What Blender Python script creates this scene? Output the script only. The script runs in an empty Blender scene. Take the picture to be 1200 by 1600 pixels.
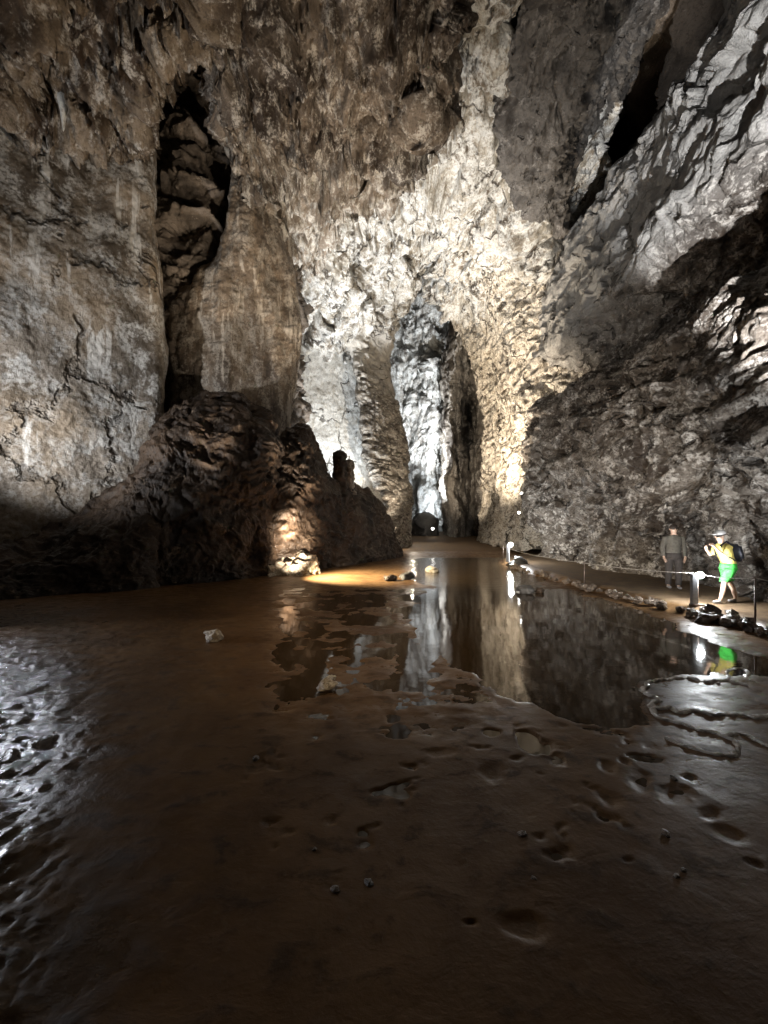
import bpy, bmesh, math, random
import numpy as np
from mathutils import Vector, Matrix
random.seed(7)
R = math.radians
S = bpy.context.scene
COL = S.collection

# ---------------------------------------------------------------- camera
CZ, F, HY = 2.0, 600.0, 822.0            # eye height above the pool, focal length and horizon row of the photograph
cam_d = bpy.data.cameras.new('camera'); cam = bpy.data.objects.new('camera', cam_d); COL.objects.link(cam)
cam.location = (0, 0, CZ); cam.rotation_euler = (R(90), 0, 0)
cam_d.sensor_fit = 'VERTICAL'; cam_d.sensor_height = 32.0; cam_d.lens = 32.0 * F / 1600.0
cam_d.shift_y = (HY - 800.0) / 1600.0
cam_d.clip_start = 0.05; cam_d.clip_end = 500
S.camera = cam

# ---------------------------------------------------------------- world: faint even fill, added; the cave is left open behind the camera
W = bpy.data.worlds.new("World"); S.world = W; W.use_nodes = True
W.node_tree.nodes['Background'].inputs[0].default_value = (1.0, 0.93, 0.84, 1)
W.node_tree.nodes['Background'].inputs[1].default_value = 0.03

S.view_settings.view_transform = 'Standard'; S.view_settings.look = 'None'
S.view_settings.exposure = 0.0; S.view_settings.gamma = 1.0
cy = S.cycles
cy.use_denoising = True
cy.max_bounces = 5; cy.diffuse_bounces = 2; cy.glossy_bounces = 3; cy.transmission_bounces = 2
cy.caustics_reflective = False; cy.caustics_refractive = False
cy.sample_clamp_indirect = 4.0

WARM = (1.0, 0.72, 0.44); CREAM = (1.0, 0.86, 0.68); WHITE = (1.0, 0.96, 0.92); COOL = (0.84, 0.92, 1.0)
def P(px, py, Y):
    return (np.asarray(px, float) - 600.0) / F * Y, np.asarray(Y, float) + 0 * np.asarray(px, float), CZ + (HY - np.asarray(py, float)) / F * Y
def PV(px, py, Y): return Vector([float(v) for v in P(px, py, Y)])
def lamp(name, loc, target, power, col, size=0.12, cone=None, blend=0.6):
    d = bpy.data.lights.new(name, 'SPOT' if cone else 'POINT')
    d.energy = power; d.color = col; d.shadow_soft_size = size
    if cone: d.spot_size = R(cone); d.spot_blend = blend
    o = bpy.data.objects.new(name, d); COL.objects.link(o); o.location = loc
    if target is not None:
        o.rotation_euler = (Vector(target) - Vector(loc)).to_track_quat('-Z', 'Y').to_euler()
    return o
#LAMPS
# behind the mound: the floodlights that wash the white wall and the vault above it
lamp('flood_or_fill', PV(545, 850, 26.5), PV(505, 560, 30), 6500, COOL, .08, 90, .8)
lamp('flood_or_fill', PV(515, 855, 25.0), PV(655, 300, 25), 20000, (.93, .96, 1), .08, 66, 1)
lamp('flood_or_fill', PV(604, 835, 29.5), PV(596, 785, 31), 400, CREAM, .1)
lamp('flood_or_fill', PV(560, 848, 27), PV(530, 690, 31), 500, CREAM, .15, 60)
lamp('flood_or_fill', PV(655, 848, 27), PV(600, 620, 31), 3200, CREAM, .08, 80)
lamp('flood_or_fill', PV(468, 868, 15.2), PV(560, 310, 20.5), 6500, CREAM, .08, 60, 1)  # unseen, added in front of the ridge to brighten the hanging curtains
# right wall: lamp throwing up over the pitted wall and the vault
lamp('flood_or_fill', PV(700, 835, 27.5), PV(800, 600, 31), 17000, CREAM, .08, 84, 1)
lamp('flood_or_fill', PV(745, 838, 22), PV(840, 330, 23), 9000, CREAM, .08, 54, 1)
lamp('flood_or_fill', PV(690, 840, 33), PV(735, 680, 43), 5500, CREAM, .1, 80, 1)
lamp('flood_or_fill', PV(643, 790, 37), PV(680, 850, 30), 900, CREAM, .15, 110, 1)  # unseen, added to brighten the far passage floor
# far chamber
lamp('flood_or_fill', PV(672, 822, 48.5), PV(668, 720, 56), 5000, COOL, .2, 130, 1)
lamp('flood_or_fill', PV(640, 800, 42), PV(660, 520, 56), 32000, (.92, .96, 1), .15, 84)
lamp('flood_or_fill', PV(686, 800, 43), PV(686, 500, 56), 18000, COOL, .15, 60, 1)
# warm lamps at the foot of the ridge
lamp('flood_or_fill', PV(462, 908, 13.4), PV(456, 862, 15.7), 4200, (1, .86, .68), .04, 40, 1)
lamp('flood_or_fill', PV(454, 866, 15.4), PV(450, 805, 17.4), 3600, (1, .86, .68), .04, 34, 1)
lamp('flood_or_fill', PV(470, 822, 14.2), PV(560, 905, 15.0), 9000, (1, .86, .60), .08, 96, 1)
# near the visitor: unseen side lamps, plus fill added for roof, crevice and mud
lamp('flood_or_fill', (2.3, 13.5, .4), PV(700, 120, 15.5), 4200, CREAM, .08, 58, 1)  # added upward fill for the roof over the middle, no fixture
lamp('flood_or_fill', (-13.5, 8.0, 3.2), (-9, 15, 9), 4200, (.95, .97, 1), .08, 95, .8)
lamp('flood_or_fill', (-9.6, 7.0, 1.0), (-4.8, 5.0, 0), 1500, (.86, .9, 1), .05, 80, 1)
lamp('flood_or_fill', (5.0, 3.0, .8), (12.2, 11, 13.4), 26000, (.97, .98, 1), .08, 36, .4)
lamp('flood_or_fill', (6.6, 4.0, 1.2), (9.5, 10.5, 6), 1500, (.94, .97, 1), .08, 80)
lamp('flood_or_fill', (1.0, 6.5, .5), (9, 16, 4.0), 3400, (1, .93, .84), .08, 66, 1)
lamp('flood_or_fill', (5.2, 7.0, .5), (-7, 16, 18), 8000, CREAM, .08, 58, 1)  # unseen key light, placed for side relief on the left roof
lamp('flood_or_fill', PV(345, 900, 12.0), PV(295, 280, 20.5), 4500, CREAM, .08, 26, 1)  # added to lift the dark crevice between the left walls
lamp('flood_or_fill', (-.5, -3.0, 8), (0, 9.5, 0), 3400, (1, .78, .50), .4, 38, 1)  # added warm fill on the mud, from above and behind the camera

# ---------------------------------------------------------------- noise
_rs = np.random.RandomState(11)
_perm = _rs.permutation(256).astype(np.int32); _perm = np.concatenate([_perm, _perm, _perm])
_g = _rs.normal(size=(256, 3)).astype(np.float32); _g /= np.linalg.norm(_g, axis=1)[:, None]
_jit = _rs.rand(256, 3).astype(np.float32)
def perlin(p):
    p = np.asarray(p, np.float32); i = np.floor(p).astype(np.int32); f = p - i; i &= 255
    u = f * f * f * (f * (f * 6 - 15) + 10); r = 0
    for dx in (0, 1):
        wx = u[:, 0] if dx else 1 - u[:, 0]
        hx = _perm[i[:, 0] + dx]
        for dy in (0, 1):
            wy = wx * (u[:, 1] if dy else 1 - u[:, 1])
            hy = _perm[hx + i[:, 1] + dy]
            for dz in (0, 1):
                g = _g[_perm[hy + i[:, 2] + dz]]
                d = g[:, 0] * (f[:, 0] - dx) + g[:, 1] * (f[:, 1] - dy) + g[:, 2] * (f[:, 2] - dz)
                r = r + wy * (u[:, 2] if dz else 1 - u[:, 2]) * d
    return r * 1.5
def fbm(p, octv=5, gain=.5, lac=2.03, mode='n'):
    a, s, r = 1.0, 0, 0
    p = np.asarray(p, np.float32)
    for k in range(octv):
        n = perlin(p + k * 17.3)
        if mode == 'r': n = 1 - 2 * np.abs(n) * 1.4
        elif mode == 'b': n = 2 * np.abs(n) * 1.4 - .6
        r = r + a * n; s += a; a *= gain; p = p * lac
    return r / s
def worley(p, facet=0.0):
    """F1, F2 and the tilt of the nearest cell's own plane"""
    p = np.asarray(p, np.float32); i = np.floor(p).astype(np.int32); f = p - i; i &= 255
    f1 = np.full(len(p), 9., np.float32); f2 = f1.copy(); tl = np.zeros(len(p), np.float32)
    for dx in (-1, 0, 1):
        hx = _perm[(i[:, 0] + dx) & 255]
        for dy in (-1, 0, 1):
            hy = _perm[hx + ((i[:, 1] + dy) & 255)]
            for dz in (-1, 0, 1):
                h = _perm[hy + ((i[:, 2] + dz) & 255)]
                c = _jit[h]; v = f - c - np.array([dx, dy, dz], np.float32)
                d = np.sqrt((v * v).sum(1)); g = _g[h]; t = (v * g).sum(1) + g[:, 0] * .35
                near = d < f1
                f2 = np.where(near, f1, np.minimum(f2, d)); tl = np.where(near, t, tl); f1 = np.where(near, d, f1)
    return f1, f2, tl
def sstep(a, b, x):
    t = np.clip((x - a) / (b - a), 0, 1); return t * t * (3 - 2 * t)

# ---------------------------------------------------------------- meshes
def tagp(o, label=None, cat=None, group=None, kind=None):
    for k, v in (('label', label), ('category', cat), ('group', group), ('kind', kind)):
        if v: o[k] = v
    return o
def empty(name, loc, rz=0):
    o = bpy.data.objects.new(name, None); COL.objects.link(o); o.location = loc; o.rotation_euler.z = rz
    o.empty_display_size = .2; return o
def mesh_np(name, V, faces, mat, smooth=True, parent=None):
    me = bpy.data.meshes.new(name)
    V = np.asarray(V, np.float32); faces = np.asarray(faces, np.int32)
    me.vertices.add(len(V)); me.vertices.foreach_set('co', V.ravel())
    k = faces.shape[1]
    me.loops.add(len(faces) * k); me.loops.foreach_set('vertex_index', faces.ravel())
    me.polygons.add(len(faces)); me.polygons.foreach_set('loop_start', np.arange(len(faces), dtype=np.int32) * k)
    me.polygons.foreach_set('use_smooth', np.full(len(faces), smooth))
    me.update(calc_edges=True); me.validate()
    me.materials.append(mat)
    o = bpy.data.objects.new(name, me); COL.objects.link(o)
    if parent: o.parent = parent
    return o
def grid_faces(nr, nc, closed=False):
    a = np.arange(nr * nc).reshape(nr, nc)
    if closed: a = np.concatenate([a, a[:, :1]], 1)
    return np.stack([a[:-1, :-1], a[:-1, 1:], a[1:, 1:], a[1:, :-1]], -1).reshape(-1, 4)
def cr(A, n, axis):
    """Catmull-Rom resampling of control rows/columns"""
    A = np.moveaxis(np.asarray(A, float), axis, 0); m = len(A)
    t = np.linspace(0, m - 1, n); i = np.minimum(t.astype(int), m - 2); f = (t - i).reshape((-1,) + (1,) * (A.ndim - 1))
    e = np.concatenate([2 * A[:1] - A[1:2], A, 2 * A[-1:] - A[-2:-1]])
    p0, p1, p2, p3 = e[i], e[i + 1], e[i + 2], e[i + 3]
    r = .5 * (2 * p1 + (p2 - p0) * f + (2 * p0 - 5 * p1 + 4 * p2 - p3) * f ** 2 + (3 * p1 - p0 - 3 * p2 + p3) * f ** 3)
    return np.moveaxis(r, 0, axis)
def loft(name, ctrl, nr, nc, disp, mat, toward=(0, 0, CZ), world=False, origin=None, jag=.55):
    """ctrl: rows of (px, py, Y) or of world points -> a dense relief surface"""
    C = np.array(ctrl, float)
    if not world:
        x, y, z = P(C[..., 0], C[..., 1], C[..., 2]); C = np.stack([x, y, z], -1)
    G = cr(cr(C, nr, 0), nc, 1)
    du = np.gradient(G, axis=1); dv = np.gradient(G, axis=0)
    N = np.cross(du, dv); N /= np.linalg.norm(N, axis=2)[..., None] + 1e-9
    flip = (N * (np.array(toward) - G)).sum() < 0
    if flip: N = -N
    p = G.reshape(-1, 3).astype(np.float32); n = N.reshape(-1, 3).astype(np.float32)
    V = disp(p, n)
    if jag: V = V + jag * np.stack([fbm(sc(p, 1.7) + 51, 4, .55), fbm(sc(p, 1.7) + 63, 4, .55), fbm(sc(p, 1.7) + 77, 4, .55)], 1)
    f = grid_faces(nr, nc)
    # wind the faces so that their normals look at the visitor
    if not flip: pass
    else: f = f[:, ::-1]
    if origin is not None:
        V = V - np.array(origin, np.float32)
    o = mesh_np(name, V, f, mat)
    if origin is not None: o.location = origin
    return o
Z1 = np.array([1, 1, 1], np.float32)
def sc(p, a, b=None, c=None):
    b = a if b is None else b; c = a if c is None else c
    return p / np.array([a, b, c], np.float32)

# displacement recipes (metres)
def pitting(w, cell, depth, cover=.0):
    f1, f2, t = worley(sc(w + .25 * cell * fbm(sc(w, cell), 2)[:, None], cell)); m = sstep(-.12 - cover, .2 - cover, fbm(sc(w, cell * 5) + 70, 3))
    return -depth * (1 - sstep(.12, .46, f1)) * m
def d_rough(big=.9, mid=.4, small=.12, pit=.12, pcell=.55, cover=.1):
    def f(p, n):
        w = p + .8 * np.stack([fbm(sc(p, 3) + 5, 2), fbm(sc(p, 3) + 9, 2), fbm(sc(p, 3) + 13, 2)], 1)
        d = big * fbm(sc(w, 5), 3) + mid * fbm(sc(w, 1.5, 1.5, 1.1), 4, mode='r') * .8 + small * fbm(sc(w, .38), 4, .6, mode='r')
        f1, f2, t = worley(sc(w, .7)); d += small * 1.0 * t
        h = fbm(sc(p, .9) + 30, 3); d -= .35 * mid * sstep(.28, .5, h)
        d += pitting(w, pcell, pit, cover)
        return p + n * d[:, None]
    return f
def d_strata(amp=.20):
    def f(p, n):
        w = p + .6 * np.stack([fbm(sc(p, 2.5) + 5, 2), fbm(sc(p, 2.5) + 9, 2), .5 * fbm(sc(p, 2.5) + 13, 2)], 1)
        w[:, 2] += .25 * w[:, 0]
        d = .5 * fbm(sc(w, 4), 3) + amp * fbm(sc(w, 5, 5, .55), 4, .6, mode='r') + .16 * fbm(sc(w, 1.1), 4, .6) + .06 * fbm(sc(w, .35), 3, .6, mode='r') + pitting(w, .7, .2, .0)
        return p + n * d[:, None]
    return f
def d_right():
    """bulging pitted foot below, smoother slab of broad facets above"""
    def f(p, n):
        m = sstep(10.5, 13, p[:, 2] - np.maximum(0, p[:, 1] - 15) * .1)
        w = p + .8 * np.stack([fbm(sc(p, 3) + 5, 2), fbm(sc(p, 3) + 9, 2), fbm(sc(p, 3) + 13, 2)], 1)
        f1, f2, t = worley(sc(w, 2.6, 2.6, 2.0)); e1, e2, t2 = worley(sc(w, .9, .9, .7) + 3)
        d = .75 * fbm(sc(w, 5), 3) + (1 - m) * (.30 * fbm(sc(w, 1.5, 1.5, 1.1), 4, mode='r') + .14 * t2 + .28 * fbm(sc(w, 12, 12, .9) + 31, 4, .5, mode='r')) + m * (.42 * t + .22 * t2)
        d += (.13 - .06 * m) * fbm(sc(w, .38), 4, .6, mode='r') + (1 - m * .8) * (pitting(w, .6, .16, .1) + pitting(w + 9, .28, .08, .1))
        return p + n * d[:, None]
    return f
def d_smooth(amp=.35, flute=.1, fine=.03, fl=1.2):
    def f(p, n):
        d = amp * fbm(sc(p, 5), 3) + flute * fbm(sc(p, fl, fl, 6), 3) + fine * fbm(sc(p, .5, .5, .6), 4, .6) + fine * .8 * fbm(sc(p, .16), 3, .6)
        return p + n * d[:, None]
    return f
def d_ledge(amp=.6):
    def f(p, n):
        w = p + .5 * fbm(sc(p, 2), 3)[:, None]
        d = amp * fbm(sc(w, 5, 5, .7), 4, mode='r') + amp * .5 * fbm(sc(w, 1.2), 4) + .12 * fbm(sc(w, .3, .3, .15), 3)
        return p + n * d[:, None]
    return f
def d_facet(cell=1.6, amp=.7, fine=.12, stretch=(1, 1, 1.5), tiltdir=.25):
    def f(p, n):
        w = p + .35 * np.stack([fbm(sc(p, 1.2) + 5, 3), fbm(sc(p, 1.2) + 9, 3), fbm(sc(p, 1.2) + 13, 3)], 1)
        w2 = w.copy(); w2[:, 0] += tiltdir * w[:, 2]
        f1, f2, t = worley(w2 / (cell * np.array(stretch, np.float32)))
        e1, e2, t2 = worley(w2 / (cell * .36 * np.array(stretch, np.float32)) + 7)
        d = amp * t + amp * .38 * t2 + .8 * fbm(sc(p, 5), 3) + fine * fbm(sc(w, .4), 4, .6, mode='r')
        d -= amp * .25 * (1 - sstep(0, .10, f2 - f1))
        return p + n * d[:, None]
    return f
def d_vault():
    """broken limestone: steep slabs leaning to the cleft on the left, big rounded blocks on the right"""
    def f(p, n):
        w = p + .45 * np.stack([fbm(sc(p, 1.6) + 5, 3), fbm(sc(p, 1.6) + 9, 3), fbm(sc(p, 1.6) + 13, 3)], 1)
        fx = 600 + F * p[:, 0] / np.maximum(p[:, 1], 1)
        m = sstep(690, 760, fx)
        a = w.copy(); a[:, 0] = w[:, 0] - .35 * (w[:, 2] - 20) + .25 * w[:, 1]
        f1, f2, t = worley(sc(a, 1.1, 3.4, 3.8)); g1, g2, t2 = worley(sc(a, .45, 1.3, 1.5) + 7)
        h1, h2, t3 = worley(sc(w, 3.1, 3.4, 3.0) + 21); i1, i2, t4 = worley(sc(w, 1.0) + 3)
        left = 1.05 * t + .26 * t2 - .25 * (1 - sstep(0, .12, f2 - f1))
        right = 2.3 * (.55 - h1) + .4 * t3 + .26 * t4 - .35 * (1 - sstep(0, .12, h2 - h1))
        d = left * (1 - m) + right * m + 1.3 * fbm(sc(p, 4.5), 3) + .09 * fbm(sc(w, .5), 4, .5, mode='r')
        d += pitting(w, .8, .30, .0) * (.35 + .65 * m)
        return p + n * d[:, None]
    return f
def d_drip(big=.8, hang=1.0, fine=.15, cell=.9):
    """curtains and stubby stalactites hanging from a roof"""
    def f(p, n):
        w = p + .5 * np.stack([fbm(sc(p, 1.8) + 5, 3), fbm(sc(p, 1.8) + 9, 3), 0 * p[:, 0]], 1)
        k = sstep(-.25, .3, fbm(sc(p, 3.2) + 40, 3))            # where the curtains are long
        r = fbm(sc(w, cell * 1.5, cell * 1.5, cell * 5), 5, .6, mode='r')
        h = sstep(-.05, .8, r) ** 1.5
        f1, f2, t = worley(sc(w, cell * .6, cell * .6, cell * 2.2))
        g1, g2, t2 = worley(sc(w, 2.4, 2.4, 3.4) + 5)
        h2 = np.clip(.6 - f1, 0, 1)
        d = big * fbm(sc(p, 4.5), 3) + .55 * t2 + fine * fbm(sc(w, .3, .3, .5), 4, .6, mode='r') + hang * (.35 * h2 * k + .4 * r)
        V = p + n * d[:, None]
        V[:, 2] -= hang * (.5 * h + .75 * h2 * k)
        return V
    return f

# ---------------------------------------------------------------- materials
def nodes(name):
    m = bpy.data.materials.new(name); m.use_nodes = True; nt = m.node_tree; nt.nodes.clear()
    out = nt.nodes.new('ShaderNodeOutputMaterial'); b = nt.nodes.new('ShaderNodeBsdfPrincipled')
    nt.links.new(b.outputs[0], out.inputs[0])
    return m, nt, b
class NT:
    def __init__(s, nt): s.nt = nt
    def n(s, t, **kw):
        x = s.nt.nodes.new('ShaderNode' + t)
        for k, v in kw.items(): setattr(x, k, v)
        return x
    def l(s, a, b): s.nt.links.new(a, b)
    def pos(s, scale=(1, 1, 1)):
        g = s.n('NewGeometry'); m = s.n('Mapping'); s.l(g.outputs['Position'], m.inputs['Vector']); m.inputs['Scale'].default_value = scale
        return m.outputs[0]
    def noise(s, vec, scale, detail=6, rough=.6, dist=0, typ='FBM'):
        x = s.n('TexNoise'); x.noise_type = typ
        s.l(vec, x.inputs['Vector']); x.inputs['Scale'].default_value = scale; x.inputs['Detail'].default_value = detail
        x.inputs['Roughness'].default_value = rough; x.inputs['Distortion'].default_value = dist
        return x.outputs[0]
    def ramp(s, f, a, b, lo=0, hi=1):
        x = s.n('MapRange'); x.interpolation_type = 'SMOOTHSTEP'; s.l(f, x.inputs[0])
        for i, v in enumerate((a, b, lo, hi)): x.inputs[i + 1].default_value = v
        return x.outputs[0]
    def mix(s, f, a, b):
        x = s.n('Mix'); x.data_type = 'RGBA'
        if isinstance(f, (int, float)): x.inputs[0].default_value = f
        else: s.l(f, x.inputs[0])
        for k, v in ((6, a), (7, b)):
            if isinstance(v, tuple): x.inputs[k].default_value = (*v, 1)
            else: s.l(v, x.inputs[k])
        return x.outputs[2]
    def math(s, op, a, b=0.0):
        x = s.n('Math', operation=op)
        for k, v in ((0, a), (1, b)):
            if isinstance(v, (int, float)): x.inputs[k].default_value = v
            else: s.l(v, x.inputs[k])
        return x.outputs[0]
    def bump(s, h, dist, strength=1.0, prev=None):
        x = s.n('Bump'); x.inputs['Strength'].default_value = strength; x.inputs['Distance'].default_value = dist
        s.l(h, x.inputs['Height'])
        if prev is not None: s.l(prev, x.inputs['Normal'])
        return x.outputs[0]

def rock(name, dark, mid, light, s1=.35, s2=1.6, lightness=.5, darkness=.45, stretch=(1, 1, 1), bump=.12, fs=3.0,
         rough=.62, streak=0.0, pits=0.0, pitscale=2.2, speck=.5, tint=None, bands=None, lit_ybands=None, cracks=0.0, cs=.38):
    m, nt, b = nodes(name); T = NT(nt)
    v = T.pos(stretch); vr = T.pos((1, 1, 1))
    n1 = T.noise(v, s1, 8, .62, .6)
    n2 = T.noise(v, s2, 9, .68, .4)
    n3 = T.noise(vr, s2 * 5, 6, .7)
    c = T.mix(T.ramp(n1, darkness - .1, darkness + .12), dark, mid)
    blot = T.math('ADD', T.math('MULTIPLY', n2, .72), T.math('MULTIPLY', n3, .28))
    c = T.mix(T.ramp(blot, 1 - lightness - .06, 1 - lightness + .06), c, light)
    c = T.mix(T.math('MULTIPLY', T.ramp(n3, .50, .40), speck), c, dark)
    if tint:
        n4 = T.noise(vr, .22, 3, .5)
        c = T.mix(T.ramp(n4, .45, .62), c, T.mix(.5, c, tint))
    if streak:
        vs = T.pos((2.4, 2.4, .16)); ns = T.noise(vs, 1.0, 6, .6)
        ns2 = T.noise(vr, .35, 3, .5)
        f = T.math('MULTIPLY', T.math('MULTIPLY', T.ramp(ns, .54, .62), T.ramp(ns2, .44, .56)), streak)
        c = T.mix(f, c, tuple(min(.8, x * 1.5) for x in light))
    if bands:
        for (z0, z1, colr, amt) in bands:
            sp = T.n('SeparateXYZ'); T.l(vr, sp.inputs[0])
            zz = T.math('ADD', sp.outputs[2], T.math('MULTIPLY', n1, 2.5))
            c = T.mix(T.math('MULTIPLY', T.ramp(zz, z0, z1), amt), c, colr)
    if lit_ybands:
        for (z0, z1, colr, amt) in lit_ybands:
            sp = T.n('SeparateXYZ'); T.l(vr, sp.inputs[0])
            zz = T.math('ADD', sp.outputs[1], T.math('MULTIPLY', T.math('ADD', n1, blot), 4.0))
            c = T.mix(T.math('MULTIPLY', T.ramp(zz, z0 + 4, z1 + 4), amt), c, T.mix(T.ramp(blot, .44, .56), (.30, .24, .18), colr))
    crk = None
    if cracks:
        wp = T.n('VectorMath', operation='MULTIPLY_ADD'); nn = T.n('TexNoise'); nn.inputs['Scale'].default_value = .9; nn.inputs['Detail'].default_value = 6
        T.l(vr, nn.inputs['Vector']); T.l(nn.outputs['Color'], wp.inputs[0]); wp.inputs[1].default_value = (2.2, 2.2, 2.2); T.l(v, wp.inputs[2])
        vo = T.n('TexVoronoi', feature='DISTANCE_TO_EDGE'); vo.inputs['Scale'].default_value = cs; T.l(wp.outputs[0], vo.inputs['Vector'])
        brk = T.ramp(T.noise(vr, .8, 4, .6), .42, .56)
        crk = T.math('MULTIPLY', T.ramp(vo.outputs['Distance'], .035, .004), brk)
        c = T.mix(T.math('MULTIPLY', crk, cracks), c, tuple(x * .5 for x in dark))
    T.l(c, b.inputs['Base Color'])
    rr = T.ramp(n2, .35, .65, rough - .18, rough + .18); T.l(rr, b.inputs['Roughness'])
    b.inputs['Specular IOR Level'].default_value = .35
    h1 = T.noise(v, fs, 10, .66, .3); h2 = T.noise(vr, fs * 5, 5, .65)
    nrm = T.bump(h1, bump); nrm = T.bump(h2, bump * .25, 1, nrm)
    if pits:
        vo = T.n('TexVoronoi'); vo.inputs['Scale'].default_value = pitscale; vo.inputs['Randomness'].default_value = 1
        wp = T.n('VectorMath', operation='ADD'); nn = T.n('TexNoise'); nn.inputs['Scale'].default_value = 2.5; T.l(vr, nn.inputs['Vector'])
        T.l(vr, wp.inputs[0]); T.l(nn.outputs['Color'], wp.inputs[1]); T.l(wp.outputs[0], vo.inputs['Vector'])
        pr = T.ramp(vo.outputs['Distance'], .05, .24)
        nrm = T.bump(pr, pits, 1, nrm)
    if crk is not None: nrm = T.bump(T.math('SUBTRACT', 1.0, crk), .15, 1, nrm)
    T.l(nrm, b.inputs['Normal'])
    return m

M = {}
M['left'] = rock('pale_flowstone', (.075, .058, .042), (.25, .21, .168), (.44, .42, .39), .30, 1.6, .48, .44, (1, 1, .8), .075, 3.6, .6, speck=.6, cracks=.6, cs=.2, streak=.8, tint=(.34, .25, .16))
M['panel'] = rock('tan_flowstone', (.08, .06, .045), (.25, .19, .135), (.40, .35, .29), .4, 2.0, .48, .46, (1, 1, .45), .14, 3.6, .55, streak=.8)
M['ledge'] = rock('dark_ledge_rock', (.05, .038, .028), (.19, .15, .115), (.32, .27, .22), .4, 2.0, .38, .5, (1, 1, 2.5), .12, 2.2)
M['curtain'] = rock('brown_curtain_rock', (.045, .031, .022), (.21, .165, .125), (.50, .45, .39), .45, 2.6, .45, .50, (1, 1, .55), .18, 2.6, .6, lit_ybands=[(14.5, 22.5, (.66, .62, .55), .85)])  # paler toward the vault: its lit fringe is put into the rock colour
M['lobe'] = rock('ochre_curtain_rock', (.05, .032, .02), (.24, .185, .13), (.46, .42, .37), .6, 2.4, .44, .48, (1, 1, .6), .14, 2.6, .6)
M['vault'] = rock('white_limestone', (.17, .13, .09), (.50, .45, .37), (.74, .72, .67), .5, 1.8, .52, .46, (1, 1, .6), .2, 2.4, .6, speck=.45, cracks=.9)
M['white'] = rock('bright_calcite', (.2, .18, .15), (.62, .58, .51), (.78, .77, .73), .5, 1.6, .56, .38, (1, 1, .6), .12, 2.8, .6, speck=.4, cracks=.9)
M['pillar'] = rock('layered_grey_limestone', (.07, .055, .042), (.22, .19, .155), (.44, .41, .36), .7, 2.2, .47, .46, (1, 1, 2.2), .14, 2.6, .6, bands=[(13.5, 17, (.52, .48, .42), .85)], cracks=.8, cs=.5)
M['far'] = rock('far_calcite', (.16, .14, .12), (.55, .52, .47), (.75, .75, .72), .3, 1.1, .50, .46, (1, 1, .7), .3, 1.0, .6)
M['flute'] = rock('fluted_grey_rock', (.06, .05, .042), (.21, .185, .155), (.40, .37, .33), .4, 1.4, .45, .48, (1.3, 1.3, .3), .2, 1.6, .55)
M['pitted'] = rock('pitted_cream_limestone', (.11, .08, .055), (.46, .40, .31), (.68, .62, .53), .5, 2.0, .52, .40, (1, 1, .8), .12, 3.0, .6, pits=.22, pitscale=1.6, speck=.8, cracks=.9, cs=.45)
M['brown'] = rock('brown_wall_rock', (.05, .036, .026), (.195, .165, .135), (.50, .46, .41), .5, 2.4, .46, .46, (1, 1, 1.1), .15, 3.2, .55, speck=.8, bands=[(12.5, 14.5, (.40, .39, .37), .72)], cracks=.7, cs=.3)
M['grey'] = rock('grey_pitted_ceiling', (.05, .043, .038), (.15, .135, .12), (.27, .25, .23), .5, 2.2, .42, .44, (1, 1, 1), .10, 3.0, .7, pits=.18, pitscale=1.5)
M['mound'] = rock('muddy_brown_rock', (.022, .014, .009), (.085, .055, .035), (.27, .20, .14), .5, 1.8, .38, .5, (1, 1, .8), .12, 2.6, .5)
M['rubble'] = rock('pale_rubble', (.10, .07, .045), (.38, .30, .21), (.6, .54, .45), 1.2, 5, .5, .42, (1, 1, 1), .05, 9, .55)
M['pathstone'] = rock('path_edge_stone', (.04, .028, .02), (.15, .11, .08), (.34, .29, .24), 2, 7, .42, .45, (1, 1, 1), .03, 14, .4)
M['darkrock'] = rock('dark_boulder_rock', (.02, .018, .016), (.08, .075, .07), (.18, .17, .16), .5, 2, .4, .45, (1, 1, 1), .1, 3, .45)

# ---------------------------------------------------------------- cave walls and roof
def struct(o): o['kind'] = 'structure'; return o
EDGE_A = [226, 234, 243, 254, 262, 266]
rows = []
for y, e, k in zip([40, 190, 400, 600, 780, 960], EDGE_A, [1.06, 1.03, 1.0, 1.0, .985, .96]):
    rows.append([(-420, y - 200 if y < 100 else y, 8.2 * k), (-150, y, 11.3 * k), (0, y, 13.0 * k), (120, y, 14.3 * k), (205, y, 15.5 * k), (e, y, 16.3 * k), (e - 4, y, 18.2 * k), (e - 26, y, 21 * k)])
struct(loft('cave_wall', rows, 470, 330, d_smooth(.55, .10, .06), M['left'], jag=.12))

rows = [[(px, y, Y) for px, Y in ((150, 20.5), (240, 18.9), (300, 18.6), (345, 19.4), (400, 21.4), (462, 24.5), (476, 32))] for y in (-80, 100, 300, 500, 720)]
struct(loft('cave_wall', rows, 330, 130, d_facet(1.7, .75, .12, (1.6, 1.6, .8)), M['ledge']))

rows = []
for y, lf, rt in ((120, 386, 440), (275, 362, 432), (300, 356, 434), (390, 343, 452), (480, 276, 467), (560, 258, 464), (640, 250, 458), (760, 248, 455), (900, 248, 455)):
    rows.append([(lf + 12, y, 22), (lf, y, 18.6), (lf + .3 * (rt - lf), y, 17.9), (lf + .65 * (rt - lf), y, 18.8), (rt - 5, y, 20.2), (rt, y, 21.2), (rt - 18, y, 25)])
struct(loft('cave_wall', rows, 370, 130, d_smooth(.5, .36, .10, .8), M['panel'], jag=.30))

rows = [[(px, y, Y) for px, Y in ((420, 27), (480, 29), (540, 31), (575, 32.2), (600, 33.5))] for y in (350, 450, 600, 720, 870)]
struct(loft('cave_wall', rows, 280, 130, d_smooth(.3, .15, .07, 1.5), M['white'], jag=.2))

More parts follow.
